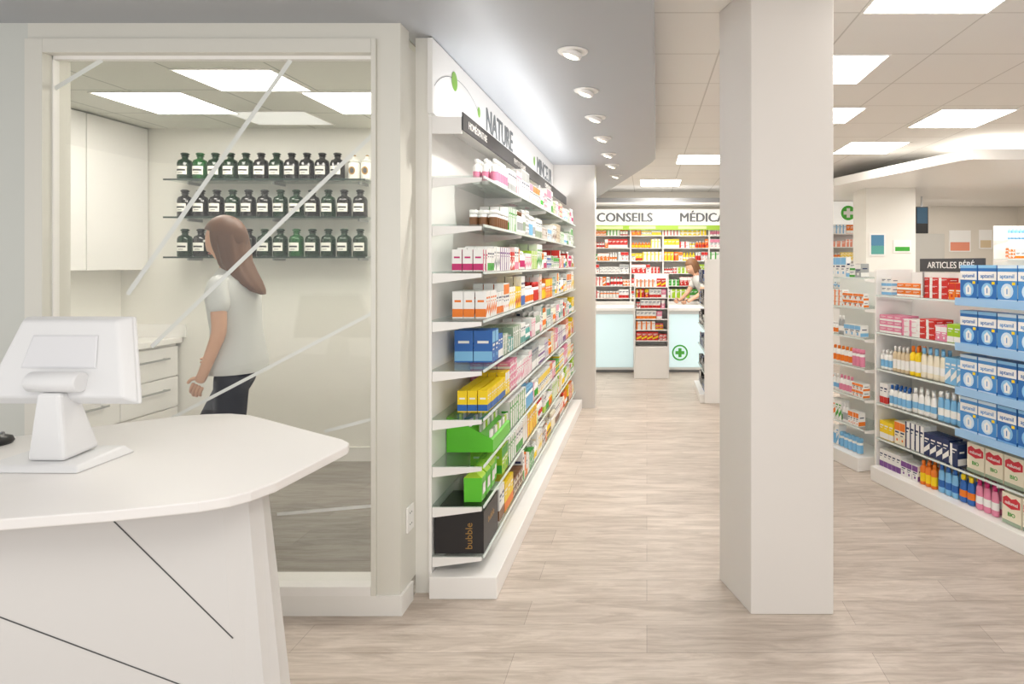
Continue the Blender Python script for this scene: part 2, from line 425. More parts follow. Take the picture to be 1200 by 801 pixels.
pals={
1.90:W+[('white','magenta'),('cream','green')],
1.68:[('white','brown'),('white','green'),('cream','brown'),('white','grey'),('sage','white'),('white','sky')],
1.465:[('white','pink'),('white','green'),('red','white'),('white','magenta'),('white','blue'),('orange','white'),('lime','white'),('white','orange')],
1.245:[('white','orange'),('yellow','red'),('white','red'),('orange','yellow'),('white','yellow'),('white','blue'),('white','teal')],
1.02:[('sage','white'),('teal','white'),('white','teal'),('yellow','white'),('white','pink'),('white','grey'),('cream','orange'),('white','red')],
.80:[('pink','white'),('white','pink'),('yellow','red'),('white','orange'),('salmon','white'),('white','lime'),('grey','white'),('white','purple')],
.587:[('white','green'),('green','yellow'),('yellow','green'),('pink','white'),('white','orange'),('white','yellow'),('orange','white'),('white','sky')],
.405:[('white','green'),('yellow','orange'),('orange','white'),('lime','white'),('white','yellow'),('white','red'),('cream','green')],
.18:[('brown','cream'),('white','yellow'),('orange','white'),('yellow','brown'),('cream','red'),('white','brown'),('green','white')]}
first={
1.90:(.32,[('o',.02,.13,'white','pink','white',0,6),('b',.04,.05,.12,'white','grey',0,5),('b',.035,.05,.14,'white','pink',1,4)]),
1.68:(.30,[('o',.022,.09,'white','brown','white',2,6),('b',.04,.05,.13,'white','green',1,5),('o',.018,.13,'white','grey','brown',0,5)]),
1.465:(.04,[('b',.036,.045,.10,'white','magenta',1,2),('b',.04,.045,.11,'white','green',0,3),('b',.04,.045,.12,'white','grey',3,3),('b',.045,.05,.12,'white','purple',1,5),('b',.04,.045,.10,'red','white',3,3)]),
1.245:(.09,[('b',.04,.05,.125,'white','orange',3,5),('b',.036,.045,.11,'white','orange',0,4),('b',.045,.05,.15,'white','orange',2,3),('b',.05,.05,.125,'white','yellow',3,3),('b',.05,.06,.12,'yellow','red',3,3)]),
1.02:(.21,[('b',.06,.09,.155,'blue','sky',2,2),('b',.05,.09,.12,'blue','white',0,2),('b',.06,.09,.035,'sage','white',1,2),('b',.06,.09,.035,'teal','white',1,2),('b',.05,.06,.12,'sage','white',1,4)]),
.80:(.12,[('b',.036,.045,.10,'yellow','blue',0,10),('b',.05,.045,.12,'yellow','white',2,2),('b',.06,.07,.04,'pink','white',3,3),('b',.05,.06,.12,'white','pink',3,4)]),
.587:(.62,[('b',.05,.06,.15,'white','green',1,4)]),
.405:(.42,[('b',.07,.08,.14,'lime','green',2,2),('b',.05,.06,.14,'white','green',1,4)]),
.18:(.36,[('b',.06,.09,.17,'white','brown',0,2),('b',.07,.09,.15,'yellow','orange',0,3)])}
for i,z in enumerate(LV):
    mh=(LV[i+1] if i+1<len(LV) else 2.13)-z-.03
    x0,g=first[z]
    fill(ML,rL,z,x0,3.70,g,pals[z],min(mh,.20),.235,rows=3 if z>.5 else 2,bott=.22,tall=1 if z<1.3 else 0,whiten=.35)
p=ML@Vector((.155,.115,.1808))
bb=thing('gift_box','large black cardboard box with small gold lettering','box',p,rL)
part('carton',MB().box(-.14,.14,-.112,.112,0,.19,cm('black')),bb,bevel=.002)
GOLD=mat('gold_print','#b08a4e',.35,metal=.5)
part('lettering',textmb('bubble',.045,GOLD,(.0,-.1125,.11),0,.0003),bb,'gold lettering')
part('lettering',MB().addmesh(textmesh('bubble',.045,.0003,'CENTER'),GOLD,Matrix.Translation((-.1405,-.06,.08))@Matrix.Rotation(-R90,4,'Z')@Matrix.Rotation(R90,4,'X')@Matrix.Rotation(R90,4,'Z')),bb,'gold lettering')
p=ML@Vector((.39,.12,.5878))
gd=thing('counter_display','bright green cardboard dispenser with angled trays','product display',p,rL)
GL=mat('bright_green','#5fc52e',.4)
dm=MB()
pr=[(-.115,0),(.11,0),(.11,.17),(.09,.17),(-.115,.06)]
dm.loft([(-.19,y,z) for y,z in pr],[(.19,y,z) for y,z in pr],GL)
part('dispenser_body',dm,gd)
for k in range(4):
    t=k/4
    y=-.112+.195*(t+.03); z=.0615+.105*(t+.03)
    tr=MB()
    for j in range(9):
        x=-.168+j*.042
        tr.box(x-.018,x+.018,y,y+.010,z+.006,z+.040,[cm('white'),cm('sage'),cm('white'),cm('lime')][(j+k)%4])
    part('sachet_row',tr,gd)
for k,(x,y) in enumerate(((.08,.06),(.17,.06),(.26,.06),(.34,.07))):
    p=ML@Vector((x,y,.4058))
    b=MB(); a=.038
    b.loft([(-a,-.04,0),(a,-.04,0),(a,.04,0),(-a,.04,0)],[(-a,-.042,.11),(a,-.042,.11),(a,.042,.11),(-a,.042,.11)],GL)
    b.loft([(-a,-.042,.11),(a,-.042,.11),(a,.042,.11),(-a,.042,.11)],[(-a,-.006,.14),(a,-.006,.14),(a,.006,.14),(-a,.006,.14)],cm('lime'))
    b.face([(-.025,-.0425,.03),(.025,-.0425,.03),(.025,-.0435,.08),(-.025,-.0435,.08)],cm('white'))
    solo('refill_pouch',b,'bright green refill pouch with white label','pouch',p,rL,group='green pouches on shelf')
hd=thing('header_sign','white fascia above shelving with grey category lettering and green dots','sign',(-.972,2.9,2.185))
part('panel',MB().box(-.022,0,0,3.74,0,.34,WHITE),hd)
GR=mat('letter_grey','#737679',.5)
part('lettering',textmb('NATURE',.20,GR,(.0015,.96,.122),R90,.001,.007,'LEFT'),hd,'grey capital lettering')
part('lettering',textmb('MINCEUR',.20,GR,(.0015,2.75,.122),R90,.001,.007,'LEFT'),hd,'grey capital lettering')
LG=mat('leaf_green','#86b84a',.5)
def disc(cy,cz,r,x=.002,sy=1):
    m=MB(); m.face([(x,cy+r*sy*math.cos(a*math.pi/12),cz+r*math.sin(a*math.pi/12)) for a in range(24)],LG); part('green_dot',m,hd)
disc(.33,.235,.048); disc(.80,.19,.03); disc(2.62,.20,.04)
dt=MB()
for k in range(16):
    a0=.7+k*.12; a1=a0+.12
    f=lambda a,r:(.0015,.45+r*1.9*math.cos(a),.0+r*math.sin(a))
    dt.face([f(a0,.26),f(a1,.26),f(a1,.257),f(a0,.257)],GREY)
part('arc_line',dt,hd)

# ------------------------------------------------------------------ right gondola (rotated)
th=math.radians(-71.6)
OX,OY=1.60,4.46
LR=[.115,.296,.536,.775,1.027,1.285]
rootR,MR,rR=shelving('gondola_shelving','low white gondola with glass shelves stocked with baby-care products',OX,OY,th,2.0,.30,LR[1:],1.44,plinth_h=.10,plinth_out=.05,step=1.0,ends=(1.46,0),backm=WHITE)
SB=mat('pale_blue_rail','#9cc4ea',.35)
for z in LR[2:]:
    part('price_rail',MB().box(.79,1.99,-.075,-.006,z-.014,z+.002,SB).box(.79,1.99,-.08,-.0755,z-.022,z+.022,SB),rootR,'pale blue shelf-edge rail')
sgn=MB().box(.42,.92,.0,.012,1.452,1.532,DGREY).box(.44,.45,.002,.010,1.30,1.452,STEEL).box(.89,.90,.002,.010,1.30,1.452,STEEL)
part('sign_strip',sgn,rootR,'dark grey sign plate')
part('lettering',textmb('ARTICLES BÉBÉ',.055,WHITE,(.67,-.001,1.474),0,.0005,.0006),rootR,'white lettering ARTICLES BÉBÉ')
fill(MR,rR,1.286,.04,.76,[('b',.05,.06,.06,'white','sky',0,2),('gap',.05),('b',.07,.08,.042,'orange','white',0,3),('b',.075,.08,.042,'red','white',1,3),('b',.05,.06,.10,'orange','red',2,2)],[('orange','white'),('red','white')],.14,.30,rows=1,bott=0)
fill(MR,rR,1.028,.02,.76,[('b',.07,.07,.04,'pink','white',0,3),('b',.07,.07,.035,'white','pink',1,2),('b',.075,.07,.04,'red','white',1,2),('b',.045,.06,.09,'pink','white',2,2),('b',.05,.06,.11,'lime','white',0,4)],[('lime','green')],.16,.30,rows=2,bott=0)
fill(MR,rR,.776,.02,.76,[('o',.018,.13,'white','sky','white',0,3),('o',.018,.17,'beige','white','white',0,4),('o',.022,.19,'yellow','white','orange',0,2),('o',.022,.19,'cream','white','sky',1,4),('b',.045,.05,.16,'sky','white',3,5)],[('sky','white')],.22,.30,rows=2,bott=.6)
fill(MR,rR,.537,.02,.76,[('b',.04,.05,.14,'white','red',0,2),('o',.019,.14,'white','sky','blue',0,5),('o',.022,.16,'white','sky','white',1,4),('o',.021,.18,'sky','white','white',1,4)],[('white','sky')],.21,.30,rows=2,bott=.8)
fill(MR,rR,.297,.02,.76,[('b',.045,.06,.12,'yellow','white',0,3),('b',.05,.06,.15,'cream','orange',2,2),('b',.04,.05,.17,'white','navy',1,4),('b',.05,.05,.14,'navy','white',3,4)],[('navy','white'),('white','blue')],.2,.30,rows=2,bott=.2)
fill(MR,rR,.101,.02,1.02,[('b',.04,.05,.12,'white','purple',0,5),('b',.05,.05,.10,'white','purple',2,3),('o',.022,.15,'orange','yellow','orange',0,3),('o',.022,.17,'sky','blue','blue',1,3),('o',.024,.16,'blue','orange','yellow',1,2),('o',.022,.17,'pink','white','magenta',1,3),('o',.022,.15,'red','yellow','green',0,2)],[('sky','white'),('salmon','white')],.18,.30,rows=2,bott=.9)
def carton(deep,lite):
    AB=mat('milk_blue_'+deep,deep,.4); AB2=mat('milk_light_'+lite,lite,.4)
    ac=MB().box(-.060,.060,-.045,.045,0,.205,AB); y=-.0457
    ac.face([(-.060,y,.122),(.060,y,.122),(.060,y,.170),(-.060,y,.170)],cm('white'))
    ac.face([(-.060,y,.188),(.060,y,.188),(.060,y,.205),(-.060,y,.205)],AB2)
    ac.face([(-.060,y,.0),(.060,y,.0),(.060,y,.022),(-.060,y,.022)],AB2)
    for sx in(-1,1):
        ac.face([(sx*.0607,-.045,.03),(sx*.0607,.045,.03),(sx*.0607,.045,.10),(sx*.0607,-.045,.10)][::sx],AB2)
    ac.face([(.038*math.cos(a*math.pi/8),y,.068+.040*math.sin(a*math.pi/8)) for a in range(16)],AB2)
    ac.face([(-.016,y-.0004,.04),(.018,y-.0004,.04),(.022,y-.0004,.075),(0,y-.0004,.098),(-.02,y-.0004,.08)],cm('white'))
    ac.face([(.03,y-.0004,.10),(.05,y-.0004,.10),(.05,y-.0004,.115),(.03,y-.0004,.115)],cm('yellow'))
    ac.add(textmb('1',.04,AB,(.0,y-.0008,.052),0,.0002,.001))
    ac.add(textmb('aptamil',.031,AB,(0,y-.0006,.136),0,.0003,.0005))
    return ac.mesh('milk_carton')
acms=[carton('#2c6fb7','#8cc3ea'),carton('#4a90d0','#cfe4f4')]
mc=MB().box(-.06,.06,-.04,.04,0,.165,cm('cream')); y=-.0407
RD=mat('milk_red','#cf3140',.4)
mc.face([(-.055,y,.10),(0,y,.085),(.055,y,.10),(.055,y,.135),(.03,y,.15),(0,y,.138),(-.03,y,.15),(-.055,y,.135)],RD)
mc.add(textmb('milumel',.026,cm('white'),(0,y-.0005,.107),0,.0003,.0004))
mc.face([(-.06,y,.0),(.06,y,.0),(.06,y,.02),(-.06,y,.02)],cm('sage'))
mc.add(textmb('BIO',.03,cm('green'),(0,y-.0005,.045),0,.0003,.0006))
mcm=mc.mesh('milk_carton')
def milk(mes,z,xs,y,labs,grp):
    for i,x in enumerate(xs):
        k=(i//2+int(z*10))%len(mes)
        p=MR@Vector((x,y,z+.003)); solo('milk_carton',mes[k],labs[k],'milk powder carton',p,rR+random.uniform(-.03,.03),group=grp)
for z in LR[2:]:
    milk(acms,z,[.865+.128*i for i in range(9)],-.01,['deep blue and white infant milk powder carton on shelf','lighter blue and white infant milk powder carton on shelf'],'blue milk cartons')
milk([mcm],.297,[.84+.128*i for i in range(9)],.06,['cream milk powder carton with red emblem'],'cream milk cartons')
milk([mcm],.101,[1.10+.128*i for i in range(7)],.04,['cream milk powder carton with red emblem'],'cream milk cartons')

rootS,MS,rS=shelving('gondola_shelving','narrow white gondola with glass shelves of small products',1.36,5.25,th,.66,.26,[.30,.52,.74,.96,1.18,1.40],1.44,plinth_h=.10,plinth_out=.05,step=.6)
for z in (.101,.30,.52,.74,.96,1.18,1.40):
    fill(MS,rS,z,.02,.64,[],[('white','pink'),('white','orange'),('white','sky'),('orange','white'),('grey','white'),('white','green')],.16,.26,rows=1,bott=.35,whiten=.4)

# ------------------------------------------------------------------ back of the shop
DB=10.25
rootB,MB_,rB=shelving('wall_shelving','white back-wall pharmacy shelving filled with coloured medicine boxes',-1.0,DB,0,2.55,.30,[.95,1.15,1.35,1.55,1.755,1.955],2.10,plinth_h=.9,plinth_out=0,step=.75,smat=WHITE,thick=.012,rail=WHITE,brackets=False)
for x in (.0,.74,1.26,2.0):
    part('divider',MB().box(x-.012,x+.012,.004,.298,.9,2.1,WHITE),rootB)
bayp={0:[('white','red'),('orange','white'),('red','white'),('white','green'),('white','grey')],
      1:[('yellow','orange'),('yellow','red'),('orange','yellow'),('white','orange'),('white','yellow')],
      2:[('yellow','orange'),('orange','red'),('white','red'),('yellow','white')],
      3:[('white','green'),('white','sky'),('yellow','white'),('pink','white'),('red','white')]}
low={1:[('red','white'),('white','red')],2:[('red','white'),('green','white'),('lime','white')]}
xs=[.014,.74,1.26,2.0,2.55]
for bi in range(4):
    for z in (.95,1.15,1.35,1.55,1.755,1.955):
        pal=low[bi] if (bi in low and z<1.5) else bayp[bi]
        fill(MB_,rB,z,xs[bi]+.014,xs[bi+1]-.014,[],pal,.15,.30,rows=1,bott=.1,wr=(.05,.08),tall=1,whiten=.2)
hs=thing('header_sign','long white fascia with grey category lettering and green stripe','sign',(-1.0,DB-.06,2.04))
part('panel',MB().box(0,2.55,0,.04,.075,.33,mat('sign_white','#f5f5f2',.4,emit=.3)),hs)
part('green_stripe',MB().box(0,2.55,-.005,.04,0,.074,mat('sign_green','#9dc23c',.4,emit=.2)),hs)
part('lettering',textmb('CONSEILS',.20,GR,(.20,-.002,.13),0,.001,.008,'LEFT'),hs,'grey capital lettering')
part('lettering',textmb('MÉDICAMENTS',.20,GR,(1.52,-.002,.13),0,.001,.008,'LEFT'),hs,'grey capital lettering')
for x0,x1 in((.16,.62),(.72,1.14),(1.5,1.95)):
    part('category_label',MB().box(x0,x1,-.008,-.0055,.015,.06,mat('label_light','#dfeab0',.5)),hs)
cv=thing('light_cove','white slatted light trough above the back sign','light fitting',(-1.0,9.9,2.42))
part('trough',MB().box(0,2.6,0,.5,0,.03,WHITE).box(0,2.6,0,.02,.03,.10,GREY),cv)
part('tube_lamp',MB().box(.05,2.5,.08,.12,.031,.06,mat('tube','#ffffff',.4,emit=3)),cv)
CG=mat('counter_glow','#cfe6ea',.25,emit=.45)
def counter(x0,x1,lab):
    r=thing('service_counter',lab,'counter',(x0,8.8,0)); L=x1-x0
    part('body',MB().box(.0,L,.03,.55,.04,.855,WHITE),r)
    part('glass_front',MB().box(.02,L-.02,.0,.029,.08,.80,CG),r,'softly lit pale blue glass front')
    part('worktop',MB().box(-.02,L+.02,-.04,.60,.856,.90,WHITE),r,bevel=.005)
    part('plinth',MB().box(0,L,.06,.55,.001,.039,GREY),r)
    return r
counter(-.78,-.17,'white service counter with lit pale glass front')
c2=counter(.29,.95,'white service counter with lit glass front and green cross')
GC=mat('cross_green','#4aa53a',.4,emit=.15)
cr=MB(); 
for i in range(24):
    a0=i*math.pi/12;a1=a0+math.pi/12
    f=lambda a,r:(.165+r*math.cos(a),-.002,.28+r*math.sin(a))
    cr.face([f(a0,.088),f(a0,.11),f(a1,.11),f(a1,.088)][::-1],GC)
cr.box(.165-.022,.165+.022,-.004,-.0015,.28-.062,.28+.062,GC); cr.box(.165-.062,.165-.0225,-.004,-.0015,.28-.022,.28+.022,GC); cr.box(.165+.0225,.165+.062,-.004,-.0015,.28-.022,.28+.022,GC)
part('green_cross',cr,c2,'round green pharmacy cross emblem')
rootT,MT,rT=shelving('display_tower','white freestanding display tower with shelves of red and white boxes',-.15,8.36,0,.42,.28,[.50,.64,.78,.92,1.06,1.20],1.36,plinth_h=.42,plinth_out=.0,step=.42,smat=WHITE,thick=.012,brackets=False,rail=WHITE,ends=(1.36,1.36),category='display stand')
for z in (.50,.64,.78,.92,1.06,1.20):
    fill(MT,rT,z,.012,.41,[],[('red','white'),('white','red'),('red','yellow'),('pink','white'),('white','orange')],.115,.28,rows=1,bott=.0,wr=(.05,.07))
rootK,MK,rK=shelving('gondola_shelving','white gondola with dark packaged goods beside the pillar',.62,7.75,-R90,.85,.28,[.32,.56,.80,1.04,1.28],1.55,plinth_h=.09,plinth_out=.05,step=.85,ends=(0,0))
for z in (.091,.32,.56,.80,1.04,1.28):
    fill(MK,rK,z,.01,.84,[],[('black','grey'),('navy','grey'),('grey','blue'),('black','white')],.19,.28,rows=1,bott=.1)
part('end_panel',MB().box(.852,.87,0,.6,.001,1.55,WHITE),rootK)
rootM,MM,rM=shelving('wall_shelving','white wall shelving with mixed medicine boxes under green cross sign',2.3,9.6,0,1.05,.28,[.95,1.15,1.35,1.55,1.755,1.955],2.08,plinth_h=.9,plinth_out=0,step=1.05,smat=WHITE,thick=.012,brackets=False,rail=WHITE)
for z in (.95,1.15,1.35,1.55,1.755,1.955):
    fill(MM,rM,z,.012,1.04,[],[('white','orange'),('yellow','white'),('white','sky'),('white','green'),('salmon','white'),('orange','white')],.14,.28,rows=1,bott=.2,wr=(.05,.08))
gs=thing('cross_sign','white sign box with round green pharmacy cross','sign',(2.3,9.5,2.085))
part('panel',MB().box(.0,1.05,0,.05,0,.34,MATS['sign_white']),gs)
cr=MB(); cx=.69;cz=.17
cr.face([(cx+.11*math.cos(-a*math.pi/12),-.002,cz+.11*math.sin(-a*math.pi/12)) for a in range(24)][::-1],GC)
cr.box(cx-.025,cx+.025,-.005,-.003,cz-.07,cz+.07,WHITE); cr.box(cx-.07,cx-.0255,-.005,-.003,cz-.025,cz+.025,WHITE); cr.box(cx+.0255,cx+.07,-.005,-.003,cz-.025,cz+.025,WHITE)
part('green_cross',cr,gs)
rootN,MN,rN=shelving('wall_shelving','white shelving with glass shelves and colourful boxes by the wall',4.12,7.3,0,1.6,.3,[.9,1.12,1.34,1.56,1.78],1.95,plinth_h=.1,plinth_out=.03,step=.8)
for z in (1.34,1.56,1.78,1.12,.9):
    fill(MN,rN,z,.012,1.2,[],[('white','orange'),('orange','white'),('sky','white'),('blue','white'),('yellow','white'),('brown','white')],.16,.3,rows=1,bott=.3)
tv=thing('wall_screen','slim black ceiling-hung information screen','television',(3.80,9.0,1.93))
part('housing',MB().box(0,.17,.03,.07,0,.38,BLACK),tv); part('screen',MB().box(.012,.158,.026,.0295,.14,.36,mat('screen_blue','#24506b',.3,emit=.3)),tv)
part('ceiling_pole',MB().box(.075,.095,.04,.06,.381,.519,STEEL),tv)
def poster(x,y,z,w,h,m1,m2,lab):
    r=thing('poster',lab,'poster',(x,y,z)); 
    part('backing',MB().box(0,w,0,.012,0,h,WHITE),r)
    part('print',MB().box(.02,w-.02,-.003,-.0005,.02,h*.45,m1).box(.02,w-.02,-.003,-.0005,h*.45+.0005,h-.02,m2),r)
poster(5.05,10.688,1.70,.36,.36,cm('salmon'),cm('white'),'white framed poster with red detail on the wall')
poster(5.55,10.688,1.75,.22,.32,cm('beige'),cm('white'),'small framed certificate on the wall')
poster(2.78,7.988,1.60,.20,.28,cm('teal'),mat('poster_blue','#4f86a8',.5),'blue and green advertising poster on the pillar')
poster(3.08,7.988,1.64,.22,.16,cm('green'),cm('white'),'small white and green notice on the pillar')
dd=MB().box(0,.9,0,.05,0,2.0,mat('door_grey','#cbc8c1',.5)).box(.82,.86,-.03,0,.95,1.05,STEEL)
solo('door_1',dd,loc=(4.05,10.645,0),kind='structure')

# ------------------------------------------------------------------ glazed room contents
wc=thing('wall_cabinet','tall white handleless wall cabinets fixed under the ceiling','cabinet',(-3.999,3.25,1.455))
part('body',MB().box(0,.19,0,1.615,0,1.07,WHITE),wc)
for i in range(3):
    part('door',MB().box(.191,.21,.003+i*.539,.535+i*.539,.002,1.065,WHITE),wc,bevel=.002)
bc=thing('base_cabinet','white drawer base unit with bar handles','cabinet',(-3.999,3.25,.003))
part('body',MB().box(0,.43,0,1.60,.08,.90,WHITE),bc); part('plinth',MB().box(0,.40,0,1.60,0,.079,GREY),bc)
for i in range(3):
    for zz,h in((.09,.33),(.43,.22),(.66,.22)):
        d=part('drawer',MB().box(.431,.449,.003+i*.533,.53+i*.533,zz,zz+h,WHITE),bc,bevel=.002)
        hm=MB().box(.47,.482,.12+i*.533,.41+i*.533,zz+h*.6,zz+h*.6+.012,STEEL)
        for yy in (.14,.38): hm.box(.449,.4705,yy+i*.533,yy+.012+i*.533,zz+h*.6,zz+h*.6+.012,STEEL)
        part('handle',hm,d,'brushed steel bar handle')
wt=thing('worktop','white worktop with low upstand on the drawer unit','worktop',(-3.999,3.24,.9035))
part('slab',MB().box(0,.47,0,1.628,0,.04,WHITE),wt,bevel=.003); part('upstand',MB().box(.001,.5,1.612,1.628,.041,.14,WHITE),wt)
for i,z in enumerate((2.115,1.842,1.553)):
    r=thing('glass_shelf','thin dark-edged glass wall shelf holding apothecary bottles','shelf',(-3.49,4.62,z),group='bottle shelves')
    part('glass_plate',MB().box(0,1.46,0,.245,-.008,0,SGLASS),r)
    part('edge_strip',MB().box(0,1.46,-.004,-.0005,-.012,.0,mat('dark_edge','#2c3b36',.3)),r)
    bk=MB()
    for x in(.1,.73,1.36): bk.box(x,x+.012,.10,.249,-.028,-.0085,STEEL)
    part('wall_bracket',bk,r)
dgl=mat('dark_green_glass','#123a1f',.08,spec=.8); bgl=mat('brown_black_glass','#161413',.08,spec=.8); ggl=mat('green_glass','#1f6a2e',.08,spec=.8)
for m in (dgl,ggl): m.node_tree.nodes['Principled BSDF'].inputs['Transmission Weight'].default_value=.35
LBW=mat('bottle_label','#e9e8e0',.6)
def apoth(gl,h=.205,r=.05):
    b=MB().lathe([(r*.9,0,gl),(r,.006,gl),(r,h*.62,gl),(r*.86,h*.72,gl),(r*.42,h*.78,gl),(r*.38,h*.85,gl),(r*.55,h*.87,gl),(r*.5,h*.885,gl)],18)
    s=MB().lathe([(r*.32,h*.8855,gl),(r*.5,h*.92,gl),(r*.62,h*.96,gl),(r*.4,h,gl)],12)
    l=MB(); n=8; a0=math.radians(-90-48); a1=math.radians(-90+48); rr=r+.0008
    def strip(u0,u1,z0,z1,m,rr):
        for k in range(n):
            b0=a0+(a1-a0)*(u0+(u1-u0)*k/n); b1=a0+(a1-a0)*(u0+(u1-u0)*(k+1)/n)
            l.face([(rr*math.cos(b0),rr*math.sin(b0),z0),(rr*math.cos(b1),rr*math.sin(b1),z0),(rr*math.cos(b1),rr*math.sin(b1),z1),(rr*math.cos(b0),rr*math.sin(b0),z1)],m)
    strip(0,1,h*.2,h*.5,LBW,rr); strip(.12,.88,h*.33,h*.39,cm('black'),rr+.0006); strip(.3,.7,h*.25,h*.27,cm('black'),rr+.0006)
    return b.mesh('bottle_body'),s.mesh('stopper'),l.mesh('label')
apt=[apoth(dgl),apoth(bgl),apoth(ggl)]
def put_apoth(k,x,z,lab):
    r=thing('apothecary_bottle',lab,'bottle',(x,4.74,z+.0006),random.uniform(-.12,.12),group='antique apothecary bottles on glass shelves')
    b,s,l=apt[k]
    part('body',b,r);part('stopper',s,r);part('paper_label',l,r)
for i in range(11): put_apoth([0,2,0,0,0,1,0,1,1,1,1][i],-3.42+i*.113,2.115,'dark green glass apothecary bottle with stopper and white label')
for i in range(12): put_apoth([1,1,1,0,1,1,0,0,1,0,1,1][i],-3.42+i*.118,1.842,'blackish glass apothecary bottle with stopper and white label')
for i in range(12): put_apoth([0,1,0,0,1,0,0,2,0,0,0,0][i],-3.42+i*.118,1.553,'deep green glass apothecary bottle with stopper and white label')
for i,x in enumerate((-2.165,-2.07)):
    r=thing('porcelain_jar','white porcelain pharmacy jar with gold emblem and lid','jar',(x,4.74,2.1156),group='porcelain jars')
    part('body',MB().lathe([(.036,0,LBW),(.042,.01,LBW),(.042,.12,LBW),(.036,.135,LBW)],18),r)
    part('lid',MB().lathe([(.04,.136,LBW),(.04,.148,LBW),(.012,.165,LBW),(.016,.178,GOLD),(.006,.19,GOLD)],16),r)
    e=MB(); e.face([(.024*math.cos(a*math.pi/8),-.0432,.07+.03*math.sin(a*math.pi/8)) for a in range(16)],GOLD); e.face([(.015*math.cos(a*math.pi/8),-.0438,.07+.02*math.sin(a*math.pi/8)) for a in range(16)],DGREY)
    part('emblem',e,r)
sk=thing('wall_socket','white wall power socket on the frame post','socket',(-1.0545,2.80,.32))
part('cover_plate',MB().box(0,.009,0,.075,0,.11,WHITE),sk,bevel=.002)
hh=MB()
for z in(.03,.08):
    for y in(.028,.047): hh.box(.0091,.0096,y-.003,y+.003,z-.003,z+.003,BLACK)
part('socket_holes',hh,sk)

# ------------------------------------------------------------------ foreground counter
ct=thing('reception_counter','white counter with rounded cantilevered top and dark grooved tapering base','counter',(0,0,0))
top=[(-2.4,1.25),(-1.52,1.505),(-1.304,1.557),(-1.13,1.615),(-1.075,1.65),(-1.045,1.69),(-1.02,1.76),(-.990,2.07),(-.986,2.11),(-1.0,2.15),(-1.04,2.19),(-1.275,2.344),(-1.50,2.495),(-1.58,2.545),(-1.673,2.571),(-1.76,2.56),(-1.85,2.525),(-2.005,2.394),(-2.4,2.06)]
CW=mat('counter_white','#e4e1df',.38)
part('countertop',MB().prism(top,.872,.90,CW),ct,bevel=.004)
fx=lambda X:2.106+.333*X
bt=[(-2.4,fx(-2.4)),(-1.145,fx(-1.145)),(-1.095,1.755),(-1.085,1.80),(-1.11,1.87),(-1.45,2.35),(-2.4,2.0)]
bb_=[(-2.4,fx(-2.4)),(-1.10,fx(-1.10)),(-1.03,1.77),(-1.01,1.82),(-1.035,1.91),(-1.45,2.35),(-2.4,2.0)]
part('base',MB().loft([(x,y,.001) for x,y in bb_],[(x,y,.8715) for x,y in bt],mat('counter_base','#d4d2d0',.5)),ct)
GRV=mat('groove','#4d4e50',.6)
def groove(x0,z0,x1,z1,w=.0016):
    d=Vector((x1-x0,z1-z0)).normalized(); n=Vector((-d.y,d.x))*w
    f=lambda x,z:(x,fx(x)-.0008,z)
    gv=MB(); gv.face([f(x0-n.x,z0-n.y),f(x1-n.x,z1-n.y),f(x1+n.x,z1+n.y),f(x0+n.x,z0+n.y)],GRV)
    part('groove_line',gv,ct,'thin dark diagonal groove line')
groove(-1.393,.866,-1.120,.487); groove(-1.95,.876,-1.115,.305)
pm=thing('pos_monitor','white point-of-sale touchscreen terminal on a stand, seen from behind','monitor',(-1.765,1.95,.9005),math.radians(-1))
ba=MB().loft([(-.17,-.12,0),(.14,-.12,0),(.13,.10,0),(-.17,.10,0)],[(-.155,-.105,.018),(.125,-.105,.018),(.11,.08,.026),(-.14,.08,.026)],PLAST)
part('base',ba,pm,bevel=.006)
nk=MB().loft([(-.055,-.075,.02),(.06,-.075,.02),(.055,.055,.03),(-.045,.055,.03)],[(-.025,-.075,.22),(.045,-.075,.22),(.045,-.01,.22),(-.025,-.01,.22)],PLAST)
part('neck',nk,pm,bevel=.012)
hg=MB().lathe([(.026,-.078,PLAST),(.03,-.073,PLAST),(.03,.073,PLAST),(.026,.078,PLAST)],18,mx=Matrix.Translation((.018,-.055,.25))@Matrix.Rotation(R90,4,'Y'))
part('hinge',hg,pm)
def fr(wt,wb,zt,zb,y): return [Vector((-wb,y,zb)),Vector((wb,y,zb)),Vector((wt,y,zt)),Vector((-wt,y,zt))]
hsn=MB(); a=fr(.145,.210,.115,-.115,-.012); b=fr(.170,.241,.134,-.132,.02); c=fr(.170,.241,.134,-.132,.036)
RT=Matrix.Translation((0,-.01,.312))@Matrix.Rotation(math.radians(-14),4,'X')
a=[RT@v for v in a]; b=[RT@v for v in b]; c=[RT@v for v in c]
hsn.loft(a,b,PLAST); hsn.loft(b,c,PLAST)
part('housing',hsn,pm,bevel=.008)
s4=[RT@v for v in fr(.16,.228,.122,-.122,.0365)]; sm=MB(); sm.face(s4[::-1],BLACK); part('screen',sm,pm)
pl=MB(); q=[RT@v for v in fr(.10,.115,.07,-.03,-.0135)]; q2=[RT@v for v in fr(.095,.11,.065,-.025,-.016)]
pl.loft(q[::1],q2,mat('plastic_grey','#d9d9dc',.45))
part('rear_cover',pl,pm)
ms=MB(); 
ms.lathe([(.03,0,BLACK),(.034,.008,BLACK),(.03,.022,BLACK),(.016,.032,BLACK),(.004,.035,BLACK)],16,mx=Matrix.Diagonal((1,1.6,1,1)))
m_=thing('computer_mouse','black computer mouse on the white counter','mouse',(-2.155,2.12,.9005)); part('shell',ms,m_)
part('scroll_wheel',MB().lathe([(.006,-.003,GREY),(.006,.003,GREY)],10,mx=Matrix.Translation((0,.02,.0335))@Matrix.Rotation(R90,4,'Y')),m_)

